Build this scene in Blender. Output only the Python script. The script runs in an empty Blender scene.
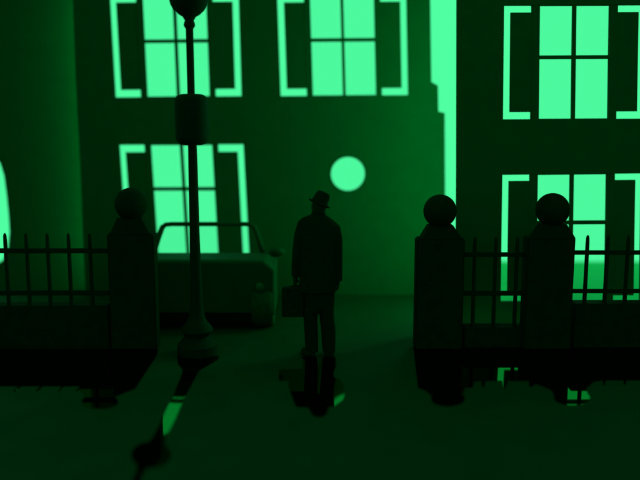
import bpy, bmesh, math, random
from mathutils import Vector, Matrix
random.seed(7)
R = math.radians
S = bpy.context.scene
col = S.collection

# ------------------------------------------------------------------ camera
F_PX, PITCH, CAM_H = 750.0, R(8.5), 2.40       # focal length in px of a 640 wide frame
cam_d = bpy.data.cameras.new("camera")
cam = bpy.data.objects.new("camera", cam_d)
col.objects.link(cam)
cam.location = (0, 0, CAM_H)
cam.rotation_euler = (R(90) - PITCH, 0, 0)
cam_d.sensor_width = 36
cam_d.lens = F_PX / 640 * 36
cam_d.clip_start, cam_d.clip_end = 0.05, 200
cam_d.dof.use_dof = True
cam_d.dof.focus_distance = 8.1
cam_d.dof.aperture_fstop = 0.24
S.camera = cam

# ------------------------------------------------------------------ world, exposure
W = bpy.data.worlds.new("World")
S.world = W
W.use_nodes = True
bg = W.node_tree.nodes["Background"]
bg.inputs[0].default_value = (0.004, 1.0, 0.26, 1)
bg.inputs[1].default_value = 0.20
S.view_settings.view_transform = 'Standard'
S.view_settings.look = 'None'
S.view_settings.exposure = 0
S.view_settings.gamma = 1

# ------------------------------------------------------------------ lamps (added fill strips, unseen behind the houses and low wall)
def area(name, loc, target, sx, sy, power, color):
    l = bpy.data.lights.new(name, 'AREA')
    l.shape, l.size, l.size_y, l.energy, l.color = 'RECTANGLE', sx, sy, power, color
    o = bpy.data.objects.new(name, l)
    col.objects.link(o)
    o.location = loc
    o.rotation_euler = (Vector(target) - Vector(loc)).to_track_quat('-Z', 'Y').to_euler()
    return o
GREEN = (0.0, 1.0, 0.24)
area("fill_strip", (2.2, 9.36, 2.3), (-0.4, 10.6, 2.3), 0.2, 4.2, 50, GREEN)
area("fill_strip", (3.2, 8.34, 0.06), (3.2, 8.57, 0.5), 3.4, 0.05, 0.9, GREEN)
area("fill_strip", (-3.2, 10.72, 2.3), (-4.9, 11.25, 2.3), 0.06, 4.4, 24, GREEN)

# ------------------------------------------------------------------ helpers
CP, SP = math.cos(PITCH), math.sin(PITCH)
def at(px, py, d):
    """point of the upright plane at distance d that is seen at (px, py)"""
    xc, yc = (px - 320) / F_PX, (240 - py) / F_PX
    t = d / (CP + yc * SP)
    return Vector((xc * t, d, CAM_H + t * (-SP + yc * CP)))
def ground(px, py):
    xc, yc = (px - 320) / F_PX, (240 - py) / F_PX
    t = -CAM_H / (-SP + yc * CP)
    return Vector((xc * t, t * (CP + yc * SP), 0))
def dist(py):
    return ground(320, py).y

def mat(name, color, rough=0.7, spec=0.3, var=0.25, scale=14, bump=0.15, bscale=60):
    m = bpy.data.materials.new(name)
    m.use_nodes = True
    n, l = m.node_tree.nodes, m.node_tree.links
    b = n["Principled BSDF"]
    b.inputs["Roughness"].default_value = rough
    b.inputs["Specular IOR Level"].default_value = spec
    tc = n.new("ShaderNodeTexCoord")
    nz = n.new("ShaderNodeTexNoise"); nz.inputs["Scale"].default_value = scale; nz.inputs["Detail"].default_value = 6
    l.new(tc.outputs["Object"], nz.inputs["Vector"])
    rp = n.new("ShaderNodeMapRange")
    rp.inputs["From Min"].default_value = 0.3; rp.inputs["From Max"].default_value = 0.7
    rp.inputs["To Min"].default_value = 1 - var; rp.inputs["To Max"].default_value = 1 + var
    l.new(nz.outputs["Fac"], rp.inputs["Value"])
    mx = n.new("ShaderNodeVectorMath"); mx.operation = 'SCALE'
    mx.inputs[0].default_value = color
    l.new(rp.outputs["Result"], mx.inputs["Scale"])
    l.new(mx.outputs["Vector"], b.inputs["Base Color"])
    if bump:
        n2 = n.new("ShaderNodeTexNoise"); n2.inputs["Scale"].default_value = bscale; n2.inputs["Detail"].default_value = 4
        l.new(tc.outputs["Object"], n2.inputs["Vector"])
        bp = n.new("ShaderNodeBump"); bp.inputs["Strength"].default_value = bump; bp.inputs["Distance"].default_value = 0.01
        l.new(n2.outputs["Fac"], bp.inputs["Height"])
        l.new(bp.outputs["Normal"], b.inputs["Normal"])
    return m

M_WALL = mat("house_render", (0.0060, 0.1000, 0.0420), 0.85, 0.15, 0.06, 5)
M_NEAR = mat("dark_house_render", (0.0075, 0.1250, 0.0525), 0.85, 0.15, 0.06, 5)
M_IRON = mat("black_iron", (0.0013, 0.0210, 0.0088), 0.75, 0.15, 0.2, 20)
M_STONE = mat("dark_stone", (0.0015, 0.0250, 0.0105), 0.9, 0.1, 0.15, 9, 0.3, 30)
M_CLOTH = mat("dark_wool", (0.0016, 0.0265, 0.0111), 0.95, 0.05, 0.2, 40, 0.3, 220)
M_SKIN = mat("skin", (0.0024, 0.0400, 0.0168), 0.8, 0.1, 0.1, 20, 0)
M_LEATHER = mat("dark_leather", (0.0014, 0.0240, 0.0101), 0.8, 0.1, 0.2, 30, 0.2, 120)
M_PAINT = mat("dark_car_paint", (0.0043, 0.0720, 0.0302), 0.7, 0.2, 0.08, 5, 0.03)
M_RUBBER = mat("tyre_rubber", (0.005, 0.0850, 0.036), 0.9, 0.1, 0.2, 20)
M_BLACK = mat("black_steel", (0.0007, 0.0120, 0.0050), 0.8, 0.1, 0.2, 20)
M_LENS = mat("headlight_lens", (0.0084, 0.1400, 0.0588), 0.3, 0.5, 0.05, 20, 0)
M_GROUND = mat("ground_paint", (0.0034, 0.0570, 0.0239), 0.7, 0.12, 0.10, 3.0, 0.12, 45)
M_SHADOW = mat("shadow_gloss", (0.0015, 0.002, 0.0015), 0.035, 0.0, 0.0, 3, 0)
# glossy black for the shadow shapes: mirror of fixed strength
n_, l_ = M_SHADOW.node_tree.nodes, M_SHADOW.node_tree.links
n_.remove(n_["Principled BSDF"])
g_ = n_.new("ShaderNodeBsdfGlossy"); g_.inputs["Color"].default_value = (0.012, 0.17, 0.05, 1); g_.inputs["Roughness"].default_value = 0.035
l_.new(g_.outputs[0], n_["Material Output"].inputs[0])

def glow_mat(name, color, strength):
    m = bpy.data.materials.new(name); m.use_nodes = True
    n, l = m.node_tree.nodes, m.node_tree.links
    n.remove(n["Principled BSDF"])
    e = n.new("ShaderNodeEmission")
    e.inputs[0].default_value = (*color, 1); e.inputs[1].default_value = strength
    l.new(e.outputs[0], n["Material Output"].inputs[0])
    return m
M_SKY = glow_mat("glowing_sky", (0.078, 1.0, 0.36), 1.0)

def glass_mat():
    m = bpy.data.materials.new("window_glass"); m.use_nodes = True
    n, l = m.node_tree.nodes, m.node_tree.links
    n.remove(n["Principled BSDF"])
    t = n.new("ShaderNodeBsdfTransparent"); g = n.new("ShaderNodeBsdfGlossy")
    g.inputs["Roughness"].default_value = 0.05
    x = n.new("ShaderNodeMixShader"); x.inputs[0].default_value = 0.03
    l.new(t.outputs[0], x.inputs[1]); l.new(g.outputs[0], x.inputs[2])
    l.new(x.outputs[0], n["Material Output"].inputs[0])
    return m
M_GLASS = glass_mat()

def tag(o, label=None, cat=None, group=None, kind=None):
    if label: o["label"] = label
    if cat: o["category"] = cat
    if group: o["group"] = group
    if kind: o["kind"] = kind
    return o
def empty(name, loc):
    o = bpy.data.objects.new(name, None)
    o.empty_display_size = 0.2
    col.objects.link(o)
    o.location = loc
    return o
def link(name, me, m, parent=None, smooth=False):
    if m and not me.materials: me.materials.append(m)
    if smooth:
        for p in me.polygons: p.use_smooth = True
    o = bpy.data.objects.new(name, me)
    col.objects.link(o)
    if parent:
        o.parent = parent
        bpy.context.view_layer.update()
        o.matrix_parent_inverse = parent.matrix_world.inverted()
    return o
def from_bm(bm, name):
    bmesh.ops.recalc_face_normals(bm, faces=bm.faces)
    me = bpy.data.meshes.new(name); bm.to_mesh(me); bm.free()
    return me
def smooth_by_angle(me, deg=35):
    bm = bmesh.new(); bm.from_mesh(me)
    for f in bm.faces: f.smooth = True
    for e in bm.edges:
        if len(e.link_faces) != 2 or e.calc_face_angle(0) > R(deg): e.smooth = False
    bm.to_mesh(me); bm.free()

def slab(name, outer, holes, d, thick, m, parent=None, bevel=0.004):
    """upright board: 2D outlines (x, z) with real openings, front face at distance d, thickness going back"""
    cu = bpy.data.curves.new(name, 'CURVE')
    cu.dimensions, cu.fill_mode = '2D', 'BOTH'
    cu.extrude = thick / 2 - bevel; cu.bevel_depth = bevel; cu.offset = -bevel; cu.bevel_resolution = 1
    for ring in [outer] + holes:
        sp = cu.splines.new('POLY'); sp.points.add(len(ring) - 1)
        for q, p in zip(sp.points, ring): q.co = (p[0], p[1], 0, 1)
        sp.use_cyclic_u = True
    tmp = bpy.data.objects.new(name, cu); col.objects.link(tmp)
    dg = bpy.context.evaluated_depsgraph_get()
    me = bpy.data.meshes.new_from_object(tmp.evaluated_get(dg))
    bpy.data.objects.remove(tmp); bpy.data.curves.remove(cu)
    me.materials.clear()
    me.transform(Matrix(((1, 0, 0, 0), (0, 0, -1, d + thick / 2), (0, 1, 0, 0), (0, 0, 0, 1))))
    return link(name, me, m, parent)
def xz(pts, d):
    return [(p.x, p.z) for p in (at(a, b, d) for a, b in pts)]

def box_bm(bm, x0, x1, y0, y1, z0, z1, bev=0.0):
    t = bmesh.new()
    bmesh.ops.create_cube(t, size=1)
    for v in t.verts:
        v.co = Vector(((x0 + x1) / 2 + v.co.x * (x1 - x0), (y0 + y1) / 2 + v.co.y * (y1 - y0), (z0 + z1) / 2 + v.co.z * (z1 - z0)))
    if bev: bmesh.ops.bevel(t, geom=t.edges[:], offset=bev, segments=2, affect='EDGES')
    me = bpy.data.meshes.new("t"); t.to_mesh(me); t.free(); bm.from_mesh(me); bpy.data.meshes.remove(me)
def box(name, x0, x1, y0, y1, z0, z1, m, parent=None, bev=0.0):
    bm = bmesh.new(); box_bm(bm, x0, x1, y0, y1, z0, z1, bev)
    return link(name, from_bm(bm, name), m, parent)
def rings_bm(bm, rings, cap=True):
    vs = [[bm.verts.new(p) for p in r] for r in rings]
    n = len(rings[0])
    for a, b in zip(vs, vs[1:]):
        for i in range(n): bm.faces.new((a[i], a[(i + 1) % n], b[(i + 1) % n], b[i]))
    if cap:
        bm.faces.new(vs[0]); bm.faces.new(vs[-1])
def lathe(name, prof, c, m, parent=None, n=40):
    """prof: (radius, z) from bottom to top, round the upright axis through c"""
    bm = bmesh.new()
    rings_bm(bm, [[(c[0] + r * math.cos(2 * math.pi * i / n), c[1] + r * math.sin(2 * math.pi * i / n), z) for i in range(n)] for r, z in prof])
    me = from_bm(bm, name); smooth_by_angle(me, 40)
    return link(name, me, m, parent)
def tube_bm(bm, pts, rad, n=14):
    pts = [Vector(p) for p in pts]
    rr = rad if isinstance(rad, (list, tuple)) else [rad] * len(pts)
    rings = []
    for i, p in enumerate(pts):
        a = pts[max(0, i - 1)]; b = pts[min(len(pts) - 1, i + 1)]
        t = (b - a).normalized()
        u = t.cross(Vector((0, 1, 0)) if abs(t.y) < 0.9 else Vector((1, 0, 0))).normalized()
        v = t.cross(u)
        rings.append([p + (u * math.cos(2 * math.pi * k / n) + v * math.sin(2 * math.pi * k / n)) * rr[i] for k in range(n)])
    rings_bm(bm, rings)
def ball_bm(bm, c, rx, ry, rz, seg=32, rot=None):
    mtx = Matrix.Translation(c) @ (rot or Matrix.Identity(4)) @ Matrix.Diagonal((rx, ry, rz, 1))
    bmesh.ops.create_uvsphere(bm, u_segments=seg, v_segments=seg // 2, radius=1, matrix=mtx)
def fused(name, bm, voxel, m, parent=None, smooth_it=6):
    """several closed shapes melted into ONE continuous surface"""
    me = from_bm(bm, name)
    o = bpy.data.objects.new(name, me); col.objects.link(o)
    md = o.modifiers.new("r", 'REMESH'); md.mode = 'VOXEL'; md.voxel_size = voxel
    sm = o.modifiers.new("s", 'SMOOTH'); sm.iterations = smooth_it; sm.factor = 0.5
    dg = bpy.context.evaluated_depsgraph_get()
    out = bpy.data.meshes.new_from_object(o.evaluated_get(dg))
    bpy.data.objects.remove(o); bpy.data.meshes.remove(me)
    out.name = name
    return link(name, out, m, parent, smooth=True)

# ------------------------------------------------------------------ distances of the rows
D_FENCE = dist(350)          # front of gate pillars and low walls
D_RIGHT = dist(334)          # dark house on the right
D_CAR = dist(331)            # nose of the car
D_LEFT = 10.65           # house behind the man
D_SKY = dist(262)            # foot of the glowing backdrop
D_SIDE = 11.02       # house at the far left

# ------------------------------------------------------------------ setting
def flat_sheet(name, ring, z, m):
    bm = bmesh.new()
    bm.faces.new([bm.verts.new((p[0], p[1], z)) for p in ring])
    bmesh.ops.triangulate(bm, faces=bm.faces)
    me = from_bm(bm, name)
    if me.polygons[0].normal.z < 0: me.flip_normals()
    return tag(link(name, me, m), kind="structure")
flat_sheet("ground", [(-14, -3), (14, -3), (14, D_SKY + 0.3), (-14, D_SKY + 0.3)], 0, M_GROUND)
M_LIT_GROUND = mat("lit_ground_paint", (0.03, 0.70, 0.29), 0.8, 0.2, 0.06, 3.0, 0.1, 45)  # paler than the ground in front: glow of the backdrop put into its colour
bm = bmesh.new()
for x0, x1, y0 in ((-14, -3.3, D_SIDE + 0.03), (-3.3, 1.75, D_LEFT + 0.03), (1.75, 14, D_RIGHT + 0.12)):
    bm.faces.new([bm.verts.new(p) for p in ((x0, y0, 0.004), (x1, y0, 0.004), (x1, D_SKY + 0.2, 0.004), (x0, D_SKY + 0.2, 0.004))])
tag(link("lit_ground", from_bm(bm, "lit_ground"), M_LIT_GROUND), kind="structure")
sky = box("sky", -14, 14, D_SKY, D_SKY + 0.1, 0.0, 9.0, M_SKY)
tag(sky, kind="structure")

# shadows of railings, lamp and man, shaped as glossy dark sheets on the ground
def ell(cx, cy, rx, ry, a0, a1, n=14):
    return [(cx + rx * math.cos(R(a0 + (a1 - a0) * i / n)), cy + ry * math.sin(R(a0 + (a1 - a0) * i / n))) for i in range(n + 1)]
SHADOW_SHAPES = [
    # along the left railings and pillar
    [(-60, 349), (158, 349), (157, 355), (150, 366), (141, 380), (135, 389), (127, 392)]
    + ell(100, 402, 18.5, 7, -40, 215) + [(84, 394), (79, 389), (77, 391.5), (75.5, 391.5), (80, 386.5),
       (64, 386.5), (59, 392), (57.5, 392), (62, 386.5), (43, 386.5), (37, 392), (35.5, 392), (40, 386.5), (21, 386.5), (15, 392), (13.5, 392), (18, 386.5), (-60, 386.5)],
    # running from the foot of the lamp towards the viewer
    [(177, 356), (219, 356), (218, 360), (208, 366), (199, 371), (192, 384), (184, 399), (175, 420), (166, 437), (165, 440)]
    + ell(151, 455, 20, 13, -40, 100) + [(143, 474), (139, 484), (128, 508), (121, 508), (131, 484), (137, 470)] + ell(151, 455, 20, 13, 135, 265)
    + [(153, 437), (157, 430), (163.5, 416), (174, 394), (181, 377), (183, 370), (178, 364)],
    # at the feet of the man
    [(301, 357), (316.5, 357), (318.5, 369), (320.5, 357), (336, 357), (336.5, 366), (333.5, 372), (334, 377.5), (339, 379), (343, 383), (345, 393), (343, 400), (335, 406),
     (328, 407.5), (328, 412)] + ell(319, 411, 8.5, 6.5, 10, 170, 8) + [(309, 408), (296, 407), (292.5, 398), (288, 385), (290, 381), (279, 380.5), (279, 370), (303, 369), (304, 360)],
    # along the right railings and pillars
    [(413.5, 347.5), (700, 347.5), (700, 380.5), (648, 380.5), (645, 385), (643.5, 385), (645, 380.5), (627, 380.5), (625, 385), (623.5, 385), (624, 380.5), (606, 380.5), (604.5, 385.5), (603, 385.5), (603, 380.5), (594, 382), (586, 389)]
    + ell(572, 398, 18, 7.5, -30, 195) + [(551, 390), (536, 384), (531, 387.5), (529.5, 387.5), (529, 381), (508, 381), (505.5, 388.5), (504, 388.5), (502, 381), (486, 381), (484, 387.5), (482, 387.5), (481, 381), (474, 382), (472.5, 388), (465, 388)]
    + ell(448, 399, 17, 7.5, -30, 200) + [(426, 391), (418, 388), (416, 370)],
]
for ring in SHADOW_SHAPES:
    flat_sheet("shadow_sheet", [ground(*p).xy for p in ring], 0.004, M_SHADOW)

# ------------------------------------------------------------------ houses
def bil(q, u, v):
    (tl, tr, br, bl) = q
    a = (tl[0] + (tr[0] - tl[0]) * u, tl[1] + (tr[1] - tl[1]) * u)
    b = (bl[0] + (br[0] - bl[0]) * u, bl[1] + (br[1] - bl[1]) * u)
    return (a[0] + (b[0] - a[0]) * v, a[1] + (b[1] - a[1]) * v)
def quad(q, u0, u1, v0, v1):
    return [bil(q, u0, v0), bil(q, u1, v0), bil(q, u1, v1), bil(q, u0, v1)]
def window(q, d, thick, m, parent, mv, mw, leg, e0=0.205, e1=0.795):
    """casement of four panes with a shutter standing free on either side; returns the opening for the wall"""
    p = [(0.254, 0.488), (0.511, 0.748)]
    panes = [quad(q, a, b, v0, v1) for a, b in p for v0, v1 in ((0.0, mv), (mv + mw, 1.0))]
    panes = [quad(q, a, b, v0, v1) for a, b in p for v0, v1 in ((0.004, mv), (mv + mw, 0.996))]
    w = slab("window", xz(quad(q, e0, e1, -0.012, 1.012), d), [xz(r, d) for r in panes], d + 0.006, thick - 0.012, m, parent, 0.003)
    for r in panes:
        slab("pane", xz(quad(r, -0.02, 1.02, -0.02, 1.02), d), [], d + thick * 0.45, 0.006, M_GLASS, w, 0.001)
    for a, b in ((0.05, e0 + 0.012), (e1 - 0.012, 0.95)):
        sh = slab("shutter", xz(quad(q, a, b, leg, 1 - leg), d), [], d + 0.010, thick * 0.6, m, w, 0.003)
    return xz(quad(q, 0, 1, 0, 1), d)

# house behind the man
h = empty("house", (at(260, 285, D_LEFT).x, D_LEFT, 0))
tag(h, "pale green house with a round window and shuttered windows behind the man in the hat", "house")
T = 0.07
holes = []
for q, mv, mw, leg in ((((108.8, -5), (238.5, -6), (241.4, 96), (114.8, 97.3)), 0.437, 0.033, 0.072),
                       (((277, -5), (406.6, -6), (408.4, 95), (280.6, 96)), 0.43, 0.034, 0.072),
                       (((118.6, 145), (243.3, 144.4), (249.5, 262), (127.0, 262)), 0.363, 0.03, 0.062)):
    holes.append(window(q, D_LEFT, T, M_WALL, h, mv, mw, leg))
circle = [(p.x, p.z) for p in (at(348 + 17 * math.cos(2 * math.pi * i / 48), 174 + 17 * math.sin(2 * math.pi * i / 48), D_LEFT) for i in range(48))]
out = xz([(70.5, -60), (75.5, 80), (80, 165), (83.5, 255), (85, 286)], D_LEFT)
out[-1] = (out[-1][0], 0.0)
rt = xz([(446, 286), (445.3, 200), (444.8, 113), (438.5, 111.5), (438, 85.5), (431.5, 82), (430.3, 0), (429, -60)], D_LEFT)
rt[0] = (rt[0][0], 0.0)
slab("wall", out + rt, holes + [circle], D_LEFT, T, M_WALL, h)
cz = sum(p[1] for p in circle) / 48; cx = sum(p[0] for p in circle) / 48
rw = slab("round_window", [(cx + (x - cx) * 1.14, cz + (z - cz) * 1.14) for x, z in circle], [[(cx + (x - cx) * 1.01, cz + (z - cz) * 1.01) for x, z in circle]], D_LEFT - 0.004, 0.012, M_WALL, h, 0.002)
slab("pane", [(cx + (x - cx) * 1.02, cz + (z - cz) * 1.02) for x, z in circle], [], D_LEFT + 0.03, 0.006, M_GLASS, rw, 0.001)
zt = out[0][1]
xl, xr = out[0][0], rt[-1][0]
box("side_wall", xr - 0.12, xr - 0.05, D_LEFT + T, D_LEFT + 0.6, 0, zt - 0.01, M_WALL, h)
def roof(name, x0, x1, y0, y1, z, rise, m, parent):
    bm = bmesh.new()
    rings_bm(bm, [[(x, y0, z), (x, y1, z), (x, y1, z + 0.08), (x, (y0 + y1) / 2, z + rise), (x, y0, z + 0.08)] for x in (x0, x1)])
    return link(name, from_bm(bm, name), m, parent)
roof("roof", xl - 0.1, xr + 0.1, D_LEFT - 0.12, D_LEFT + 0.75, zt, 0.5, M_WALL, h)

# house at the far left
h = empty("house", (at(0, 280, D_SIDE).x, D_SIDE, 0))
tag(h, "plain green house at the far left with a rounded glowing opening", "house")
arch = xz([(-70, 146), (-45, 142), (-22, 146), (-8, 154), (0, 163), (4, 176), (6.5, 195), (8.5, 215), (9.5, 232), (8, 248), (3, 260), (-6, 267), (-30, 270), (-70, 270)], D_SIDE)
o2 = xz([(-190, -60), (-190, 280), (92, 280), (92, -60)], D_SIDE)
o2[1] = (o2[1][0], 0); o2[2] = (o2[2][0], 0)
slab("wall", o2, [arch], D_SIDE, 0.07, M_WALL, h)
zt = o2[0][1]
roof("roof", o2[0][0] - 0.1, o2[2][0], D_SIDE - 0.1, D_SIDE + 0.6, zt, 0.4, M_WALL, h)
box("side_wall", o2[0][0] + 0.1, o2[0][0] + 0.17, D_SIDE + 0.07, D_SIDE + 0.5, 0, zt - 0.01, M_WALL, h)

# dark house on the right
h = empty("house", (at(600, 334, D_RIGHT).x, D_RIGHT, 0))
tag(h, "dark house on the right with two tall shuttered windows behind the railings", "house")
T = 0.07
holes = []
for q, mv, mw, leg in ((((504.2, 5.2), (646.5, 4.5), (644.5, 118.5), (503.2, 119.3)), 0.441, 0.031, 0.063),
                       (((502.5, 175), (643, 173.5), (641, 302), (500.8, 302)), 0.366, 0.028, 0.05)):
    holes.append(window(q, D_RIGHT, T, M_NEAR, h, mv, mw, leg, 0.2, 0.803))
o3 = xz([(457.5, -60), (457, 170), (456, 335), (800, 335), (800, -60)], D_RIGHT)
o3[2] = (o3[2][0], 0); o3[3] = (o3[3][0], 0)
slab("wall", o3, holes, D_RIGHT, T, M_NEAR, h)
zt = o3[0][1]
box("side_wall", o3[0][0] + 0.16, o3[0][0] + 0.23, D_RIGHT + T, D_RIGHT + 0.36, 0, zt - 0.01, M_NEAR, h)
box("side_wall", o3[-1][0] - 0.2, o3[-1][0] - 0.13, D_RIGHT + T, D_RIGHT + 0.7, 0, zt - 0.01, M_NEAR, h)
roof("roof", o3[0][0], o3[-1][0] + 0.1, D_RIGHT - 0.02, D_RIGHT + 0.85, zt, 0.4, M_NEAR, h)

# ------------------------------------------------------------------ gate pillars
P_D = 0.20
def pillar(x0, x1, ytop, bx, by, br, c0, c1, n0, n1, label):
    d = D_FENCE
    a, b = at(x0, ytop + 2, d), at(x1, ytop + 2, d)
    cx = (a.x + b.x) / 2
    t = empty("gate_pillar", (cx, d + P_D / 2, 0))
    tag(t, label, "pillar", "gate pillars with ball finials")
    box("shaft", a.x, b.x, d, d + P_D, 0, a.z, M_STONE, t, 0.018)
    dm = d + P_D / 2
    zb = a.z - 0.012
    top = at(bx, by + br - 3, dm).z
    wa, wb = at(c0, ytop, dm).x, at(c1, ytop, dm).x
    na, nb = at(n0, by + br, dm).x, at(n1, by + br, dm).x
    bm = bmesh.new()
    hd, nd = 0.095, 0.08
    rings_bm(bm, [[(p, dm - e, z), (q, dm - e, z), (q, dm + e, z), (p, dm + e, z)] for p, q, e, z in ((wa, wb, hd, zb), (na, nb, nd, top))])
    link("cap", from_bm(bm, "cap"), M_STONE, t)
    c = at(bx, by, dm); r = abs(at(bx + br, by, dm).x - c.x)
    bm = bmesh.new(); ball_bm(bm, c, r, r, r, 40)
    link("ball", from_bm(bm, "ball"), M_STONE, t, smooth=True)
pillar(106.3, 153.0, 231.5, 131, 204, 16.3, 112, 152, 119, 143, "dark stone gate pillar left of the street lamp, in front of the car")
pillar(417.0, 465.5, 236.5, 440, 211, 16.6, 420, 461, 428, 452, "dark stone gate pillar right of the man, at the bright gap between the houses")
pillar(527.8, 576.2, 235.5, 552.6, 209.8, 16.8, 532, 573, 540.5, 564.5, "rightmost dark stone gate pillar, in front of the shuttered window")

# ------------------------------------------------------------------ railings on low walls
def railing(x0, x1, bars, ytop, r1, r2, yw, label):
    d = D_FENCE + 0.06
    dm = D_FENCE + P_D / 2
    a, b = at(x0, yw, d), at(x1, yw, d)
    t = empty("railing", ((a.x + b.x) / 2, dm, 0))
    tag(t, label, "railing", "iron railings on low walls")
    box("low_wall", a.x, b.x, d, d + 0.2, 0, a.z, M_STONE, t, 0.012)
    for r in (r1, r2):
        z0, z1 = at(x0, r[1], dm).z, at(x0, r[0], dm).z
        box("rail", at(x0, 250, dm).x - 0.05, at(x1, 250, dm).x + 0.05, dm - 0.022, dm + 0.022, z0 + 0.004, z1 - 0.004, M_IRON, t, 0.008)
    zb = a.z - 0.01
    for x in bars:
        p, q = at(x, 245, dm), at(x, ytop, dm)
        f = 1
        lathe("bar", [(0.023, zb), (0.021, p.z + 0.02), (0.018, q.z - 0.03), (0.012, q.z - 0.008), (0.003, q.z)], (p.x, dm), M_IRON, t, 12)
railing(-80, 108, [-79 + 21.1 * i for i in range(9)], 233, (248, 253.5), (290, 295.5), 306, "black iron railing at the left edge, left of the street lamp")
railing(464.5, 532, [475, 496, 517.3], 236.5, (252, 257), (290.6, 295.8), 327.8, "short black iron railing between the two right gate pillars")
railing(575.0, 740, [587.4 + 20.3 * i for i in range(8)], 235, (250, 255), (288.6, 293.4), 303.8, "black iron railing at the right edge, right of the last pillar")

# ------------------------------------------------------------------ street lamp
g = ground(197.6, 353)
t = empty("street_lamp", g)
tag(t, "tall black street lamp with a barrel shaped box on its post, beside the car", "street lamp")
dl = g.y
k = (at(300, 250, dl) - at(299, 250, dl)).length
Z = lambda y: at(190, y, dl).z
lathe("base", [(20.4 * k, 0), (20.4 * k, Z(344)), (18 * k, Z(341.5)), (13.5 * k, Z(337.5)), (12.6 * k, Z(335.5)), (14.5 * k, Z(332.5)), (16.3 * k, Z(329.8)), (15.5 * k, Z(327.5)), (11 * k, Z(322.5)), (8.2 * k, Z(317)), (7.4 * k, Z(311))], (g.x, g.y), M_IRON, t)
lathe("post", [(7.4 * k, Z(312)), (6.4 * k, Z(300)), (5.6 * k, Z(270)), (4.9 * k, Z(230)), (4.6 * k, Z(170)), (4.2 * k, Z(140)), (3.6 * k, Z(95)), (3.6 * k, Z(29)), (4.8 * k, Z(27)), (5.6 * k, Z(25.5)), (5.0 * k, Z(22.5)), (4.2 * k, Z(20.5)), (5.8 * k, Z(18)), (6.2 * k, Z(16.5))], (g.x, g.y), M_IRON, t)
zb0, zb1 = Z(145), Z(94)
prof = []
for i in range(7): a = R(15 * i); prof.append(((8 + 8.2 * math.sin(a)) * k, zb0 + 8 * k * (1 - math.cos(a))))
for i in range(7): a = R(90 - 15 * i); prof.append(((8 + 8.2 * math.sin(a)) * k, zb1 - 8 * k * (1 - math.cos(a))))
lathe("sign_barrel", prof, (g.x, g.y), M_IRON, t)
lan = lathe("lantern", [(6 * k, Z(17)), (10 * k, Z(14.5)), (14.5 * k, Z(10)), (17.4 * k, Z(5)), (18.8 * k, Z(-1)), (19.2 * k, Z(-30)), (20.5 * k, Z(-32)), (20.5 * k, Z(-35)), (14 * k, Z(-46)), (5 * k, Z(-53)), (3 * k, Z(-56)), (4.4 * k, Z(-60)), (1 * k, Z(-66))], (g.x, g.y), M_IRON, t)

# ------------------------------------------------------------------ car
cx0 = at(200, 300, D_CAR).x
car = empty("car", (cx0, D_CAR + 1.0, 0))
tag(car, "dark open car seen from the front with its windscreen frame, behind the street lamp", "car")
d0 = D_CAR
dw = d0 + 0.74                                            # windscreen
hw = at(275, 280, d0).x - cx0
def section(y, w, zb, zs, zt, wt):
    return [(cx0 - w, y, zb), (cx0 + w, y, zb), (cx0 + w, y, zs), (cx0 + wt, y, zt), (cx0 - wt, y, zt), (cx0 - w, y, zs)]
zb = at(200, 314, d0).z
z_belt = at(200, 252.5, dw).z
z_sh = at(200, 266, d0).z
z_nose = at(200, 260.5, d0).z
wt = at(264, 256, d0).x - cx0
bm = bmesh.new()
rings_bm(bm, [section(d0 + 0.02, hw - 0.02, zb, z_sh - 0.06, z_nose - 0.02, wt - 0.02), section(d0 + 0.06, hw, zb, z_sh - 0.05, z_nose, wt),
              section(dw - 0.02, hw * 0.985, zb, z_sh - 0.02, z_belt, wt * 0.985), section(dw + 0.05, hw * 0.975, zb, z_sh - 0.03, z_belt - 0.02, wt * 0.975),
              section(dw + 0.6, hw * 0.93, zb, z_sh - 0.12, z_belt - 0.16, wt * 0.92), section(dw + 1.25, hw * 0.86, zb + 0.02, z_sh - 0.22, z_belt - 0.30, wt * 0.84),
              section(dw + 1.45, hw * 0.80, zb + 0.08, z_sh - 0.30, z_belt - 0.42, wt * 0.78)])
me = from_bm(bm, "body")
body = link("body", me, M_PAINT, car)
bv = body.modifiers.new("b", 'BEVEL'); bv.width = 0.03; bv.segments = 3; bv.limit_method = 'ANGLE'; bv.angle_limit = R(20)
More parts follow.
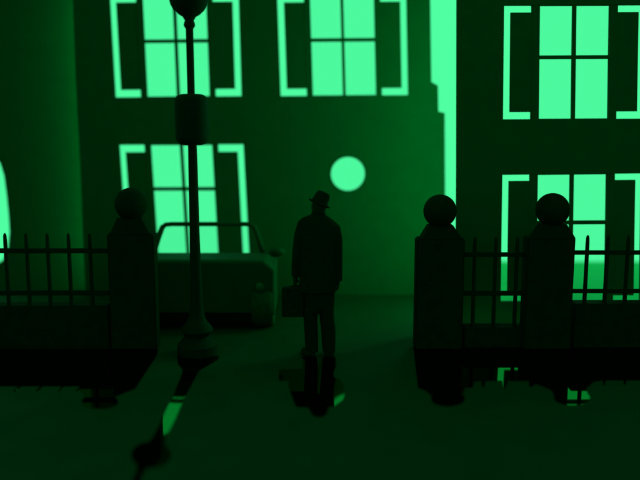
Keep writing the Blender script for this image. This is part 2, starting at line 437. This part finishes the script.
# windscreen frame: two raked posts and the header
P = lambda x, y, dd: at(x, y, dd)
dt = dw + 0.06
fr = [P(263, 253, dw), P(258.5, 238, dw + .03), P(254.5, 227, dt), P(251, 224.6, dt), P(245, 224.1, dt)]
ring = [(p.x, p.y, p.z) for p in fr]
mir = [(2 * cx0 - p[0], p[1], p[2] - 0.0) for p in reversed(ring)]
bm = bmesh.new(); tube_bm(bm, ring + mir, [0.036, 0.036, 0.033, 0.029, 0.029] + [0.029, 0.029, 0.033, 0.036, 0.036], 12)
wf = link("windscreen_frame", from_bm(bm, "windscreen_frame"), M_PAINT, car, smooth=True)
slab("windscreen", [(p[0], p[2]) for p in ring + mir], [], dw + 0.03, 0.006, M_GLASS, wf, 0.001)
for s in (1, -1):
    # mirror on a stalk
    c = P(277, 252, dw - 0.05); c.x = cx0 + s * (c.x - cx0)
    bm = bmesh.new(); ball_bm(bm, c, 0.098, 0.05, 0.06, 28)
    e = P(266, 258, dw - 0.02); e.x = cx0 + s * (e.x - cx0)
    mid = P(272, 256, dw - 0.05); mid.x = cx0 + s * (mid.x - cx0)
    tube_bm(bm, [e, mid, c], 0.022, 10)
    link("wing_mirror", from_bm(bm, "wing_mirror"), M_PAINT, car, smooth=True)
    # headlight
    c = P(259.7, 287, d0); c.x = cx0 + s * (c.x - cx0)
    bm = bmesh.new(); ball_bm(bm, Vector((c.x, d0 + 0.03, c.z)), 0.066, 0.04, 0.066, 28)
    hl = link("headlight", from_bm(bm, "headlight"), M_LENS, car, smooth=True)
    bm = bmesh.new()
    n = 32
    rings_bm(bm, [[(c.x + r * math.cos(2 * math.pi * i / n), y, c.z + r * math.sin(2 * math.pi * i / n)) for i in range(n)] for r, y in ((0.082, d0 + 0.03), (0.080, d0 + 0.005), (0.068, d0 + 0.0), (0.064, d0 + 0.03))], cap=False)
    link("bezel", from_bm(bm, "bezel"), M_PAINT, hl, smooth=True)
    # wheels
    for yy, inset in ((d0 + 0.26, 0.0), (dw + 1.0, 0.13)):
        x0, x1 = P(251.5, 320, d0).x - cx0 - inset, P(273, 320, d0).x - cx0 - inset
        xa, xb = sorted((cx0 + s * x0, cx0 + s * x1))
        n = 40; r = 0.30
        bm = bmesh.new()
        prof = [(r * 0.6, xa + 0.01), (r * 0.92, xa), (r, xa + 0.035), (r, xb - 0.035), (r * 0.92, xb), (r * 0.6, xb - 0.01)]
        rings_bm(bm, [[(x, yy + q * math.cos(2 * math.pi * i / n), r + q * math.sin(2 * math.pi * i / n)) for i in range(n)] for q, x in prof])
        me = from_bm(bm, "wheel"); smooth_by_angle(me)
        wh = link("wheel", me, M_RUBBER, car)
        bm = bmesh.new()
        xo = xb if s > 0 else xa
        rings_bm(bm, [[(x, yy + q * math.cos(2 * math.pi * i / n), r + q * math.sin(2 * math.pi * i / n)) for i in range(n)] for q, x in ((r * 0.55, xo - s * 0.02), (r * 0.55, xo + s * 0.004), (r * 0.2, xo + s * 0.012))])
        link("hubcap", from_bm(bm, "hubcap"), M_PAINT, wh)
xb_ = P(250.5, 318, d0).x - cx0
box("bumper", cx0 - xb_, cx0 + xb_, d0 + 0.05, d0 + 0.13, at(200, 323, d0 + .05).z, zb - 0.002, M_BLACK, car, 0.012)
# ------------------------------------------------------------------ man with hat
gm = ground(319.5, 355)
D = gm.y
def mp(x, y, dy=0.0):
    p = at(x, y, D); p.y += dy
    return p
ks = (at(320, 270, D) - at(319, 270, D)).length             # metres per pixel there
def oval(x0, x1, y, depth, dy=0.0, n=28, sq=2.4):
    a = mp((x0 + x1) / 2, y); w = (x1 - x0) / 2 * ks
    out = []
    for i in range(n):
        c, s = math.cos(2 * math.pi * i / n), math.sin(2 * math.pi * i / n)
        e = 2 / sq
        out.append((a.x + w * math.copysign(abs(c) ** e, c), a.y + dy + depth * math.copysign(abs(s) ** e, s), a.z))
    return out
# body: one continuous figure (head, neck, trunk, arms with fingers, legs)
bm = bmesh.new()
hc = mp(319, 206)
ball_bm(bm, hc, 7.2 * ks, 0.098, 11.5 * ks, 28)
ball_bm(bm, hc + Vector((0, 0.02, -5.5 * ks)), 5.2 * ks, 0.07, 6 * ks, 20)            # jaw
ball_bm(bm, hc + Vector((0, 0.105, -0.015)), 0.014, 0.022, 0.022, 12)                  # nose
for s in (-1, 1):
    ball_bm(bm, hc + Vector((s * 6.9 * ks, 0, -0.01)), 0.009, 0.02, 0.03, 12)           # ears
    ball_bm(bm, hc + Vector((s * 0.03, 0.09, 0.012)), 0.014, 0.01, 0.009, 12)           # brow
ball_bm(bm, hc + Vector((0, 0.092, -0.052)), 0.024, 0.012, 0.008, 12)                   # mouth
tube_bm(bm, [mp(318.5, 209), mp(318.5, 224)], [6.6 * ks, 6.8 * ks], 20)
rings_bm(bm, [oval(306, 331, 300, 0.10), oval(307, 331, 280, 0.10), oval(304, 334, 250, 0.105), oval(304, 335, 230, 0.095), oval(309, 329, 220, 0.07)])
for (hx, sx, ankle) in ((311, 311, 312), (327, 327.5, 328.5)):
    tube_bm(bm, [mp(hx, 295), mp(sx, 322), mp(sx, 330), mp(ankle, 352)], [0.085, 0.065, 0.06, 0.045], 18)
    ball_bm(bm, mp(ankle, 354, 0.05) , 0.04, 0.11, 0.03, 18)
def hand(w, down, side, curl):
    """palm, four bent fingers of different lengths and a thumb; w = wrist"""
    ball_bm(bm, w + Vector((0, 0.0, -0.045)), 0.024, 0.044, 0.055, 18)
    for i, L in enumerate((0.068, 0.078, 0.072, 0.056)):
        y = 0.030 - 0.020 * i
        a = w + Vector((0, y * 0.9, -0.07)); b = a + Vector((side * 0.006, 0, -L * 0.5)); c = b + Vector((-side * curl * 0.3, 0, -L * 0.35)); e = c + Vector((-side * curl * 0.5, 0, -L * 0.12))
        tube_bm(bm, [a, b, c, e], [0.0105, 0.010, 0.009, 0.007], 10)
    a = w + Vector((-side * 0.006, 0.03, -0.03)); b = a + Vector((-side * 0.02, 0.028, -0.03)); c = b + Vector((-side * 0.008, 0.006, -0.028))
    tube_bm(bm, [a, b, c], [0.014, 0.012, 0.009], 10)
LW, RW = mp(295.2, 276), mp(337.9, 277)
tube_bm(bm, [mp(304, 226), mp(298, 250), LW + Vector((0, 0, 0.02)), LW + Vector((0, 0, -0.03))], [0.05, 0.042, 0.03, 0.026], 16)
tube_bm(bm, [mp(334, 229), mp(338.5, 252), RW + Vector((0, 0, 0.02)), RW + Vector((0, 0, -0.03))], [0.05, 0.042, 0.03, 0.026], 16)
hand(LW, 1, -1, 0.06)
hand(RW, 1, 1, 0.04)
person = fused("person", bm, 0.0085, M_SKIN, None, 3)
tag(person, "man in a dark coat and tilted hat standing with a briefcase in his hand", "person")
# coat
bm = bmesh.new()
rings_bm(bm, [oval(298.5, 336.8, 291.5, 0.150), oval(299.5, 337, 280, 0.150), oval(300, 337, 262, 0.140), oval(299.5, 338, 245, 0.140), oval(299, 339, 232, 0.130), oval(299, 338.5, 225.5, 0.115),
              oval(299.5, 334.5, 221.5, 0.105), oval(301.5, 330.5, 218.2, 0.09), oval(306.5, 327.4, 216.0, 0.078), oval(311.4, 325.6, 214.6, 0.074), oval(311.6, 325.4, 211.5, 0.072)])
tube_bm(bm, [mp(307, 220), mp(303.2, 223.2), mp(299.9, 235), mp(297.5, 252), mp(296.2, 266), mp(295.6, 276.5)], [0.03, 0.060, 0.062, 0.056, 0.050, 0.046], 18)
tube_bm(bm, [mp(330, 220.5), mp(335.2, 228), mp(337.2, 238), mp(337.6, 254), mp(337.8, 268), mp(338.0, 281)], [0.03, 0.055, 0.055, 0.054, 0.050, 0.046], 18)
fused("coat", bm, 0.009, M_CLOTH, person, 5)
# trousers
bm = bmesh.new()
rings_bm(bm, [oval(303.5, 318.5, 313, 0.10), oval(304, 334.5, 306, 0.115), oval(303.5, 335, 296, 0.12), oval(304, 334.5, 284, 0.115)])
rings_bm(bm, [oval(305.8, 318.4, 351.5, 0.080), oval(305.0, 318.3, 345, 0.078), oval(304.2, 318.0, 330, 0.085), oval(303.5, 317.2, 318, 0.095), oval(303.2, 317.6, 308, 0.105)])
rings_bm(bm, [oval(323.0, 335.4, 351.5, 0.080), oval(321.8, 335.6, 345, 0.078), oval(321.0, 335.8, 330, 0.085), oval(319.4, 334.2, 316, 0.095), oval(318.5, 333.8, 306, 0.105)])
fused("trousers", bm, 0.009, M_CLOTH, person, 4)
# shoes
for x0, x1, tx in ((303, 317.5, -0.05), (323, 336, 0.01)):
    bm = bmesh.new()
    c = mp((x0 + x1) / 2, 353)
    ball_bm(bm, Vector((c.x, c.y, 0.045)), 0.06, 0.075, 0.055, 24)
    ball_bm(bm, Vector((c.x + tx, c.y + 0.05, 0.032)), 0.052, 0.11, 0.034, 24)
    box_bm(bm, c.x - 0.05, c.x + 0.05, c.y - 0.075, c.y + 0.03, 0.002, 0.04, 0.008)
    sh = fused("shoe", bm, 0.008, M_LEATHER, person, 3)
    for v in sh.data.vertices: v.co.z = max(v.co.z, 0.004)
# hat, tilted down to the right
tilt = Matrix.Rotation(R(24.0), 4, 'Y') @ Matrix.Rotation(R(-9), 4, 'X')
hb = mp(319.4, 203.2)
bm = bmesh.new()
n = 36
def hr(rx, ry, z, dip=0.0):
    out = []
    for i in range(n):
        a = 2 * math.pi * i / n
        p = Vector((rx * math.cos(a), ry * math.sin(a), z + dip * abs(math.sin(a)) ** 2))
        out.append(tuple(hb + (tilt @ p)))
    return out
rings_bm(bm, [hr(0.077, 0.098, -0.012), hr(0.118, 0.145, -0.006, -0.012), hr(0.121, 0.150, 0.002, -0.012), hr(0.082, 0.104, 0.008), hr(0.083, 0.106, 0.035), hr(0.079, 0.10, 0.085), hr(0.066, 0.088, 0.118), hr(0.04, 0.06, 0.124), hr(0.012, 0.04, 0.108)])
me = from_bm(bm, "hat"); smooth_by_angle(me, 50)
hat = link("hat", me, M_CLOTH, person)
bm = bmesh.new()
rings_bm(bm, [hr(0.0835, 0.1055, 0.010), hr(0.0865, 0.1095, 0.011), hr(0.086, 0.109, 0.034), hr(0.083, 0.106, 0.035)], cap=False)
link("hat_band", from_bm(bm, "hat_band"), M_LEATHER, hat, smooth=True)

# briefcase held in his left-side hand
b0, b1 = mp(281.8, 286.5), mp(304, 316)
bc = empty("briefcase", ((b0.x + b1.x) / 2, D, b1.z))
tag(bc, "dark boxy briefcase hanging from the hand of the man in the hat", "briefcase")
bm = bmesh.new()
nn = []
w2, z0, z1, rr = 0, b1.z, b0.z, 0.035
for cxx, czz, a0 in ((b1.x - 0.012, z0 + 0.012, -90), (b1.x - rr, z1 - rr, 0), (b0.x + rr, z1 - rr, 90), (b0.x + 0.012, z0 + 0.012, 180)):
    r_ = rr if czz > (z0 + z1) / 2 else 0.012
    for i in range(6): a = R(a0 + 18 * i); nn.append((cxx + r_ * math.cos(a), czz + r_ * math.sin(a)))
slab("case", nn, [], D - 0.055, 0.11, M_LEATHER, bc, 0.012)
hx = LW.x; hz = LW.z - 0.118
bm = bmesh.new()
tube_bm(bm, [(hx - 0.055, D, z1 - 0.01), (hx - 0.05, D, hz + 0.0), (hx - 0.02, D, hz + 0.014), (hx + 0.03, D, hz + 0.014), (hx + 0.055, D, hz), (hx + 0.06, D, z1 - 0.01)], 0.011, 10)
link("handle", from_bm(bm, "handle"), M_LEATHER, bc, smooth=True)
for s in (-0.07, 0.09):
    box("clasp", hx + s - 0.012, hx + s + 0.012, D - 0.062, D - 0.054, z1 - 0.075, z1 - 0.035, M_BLACK, bc, 0.002)
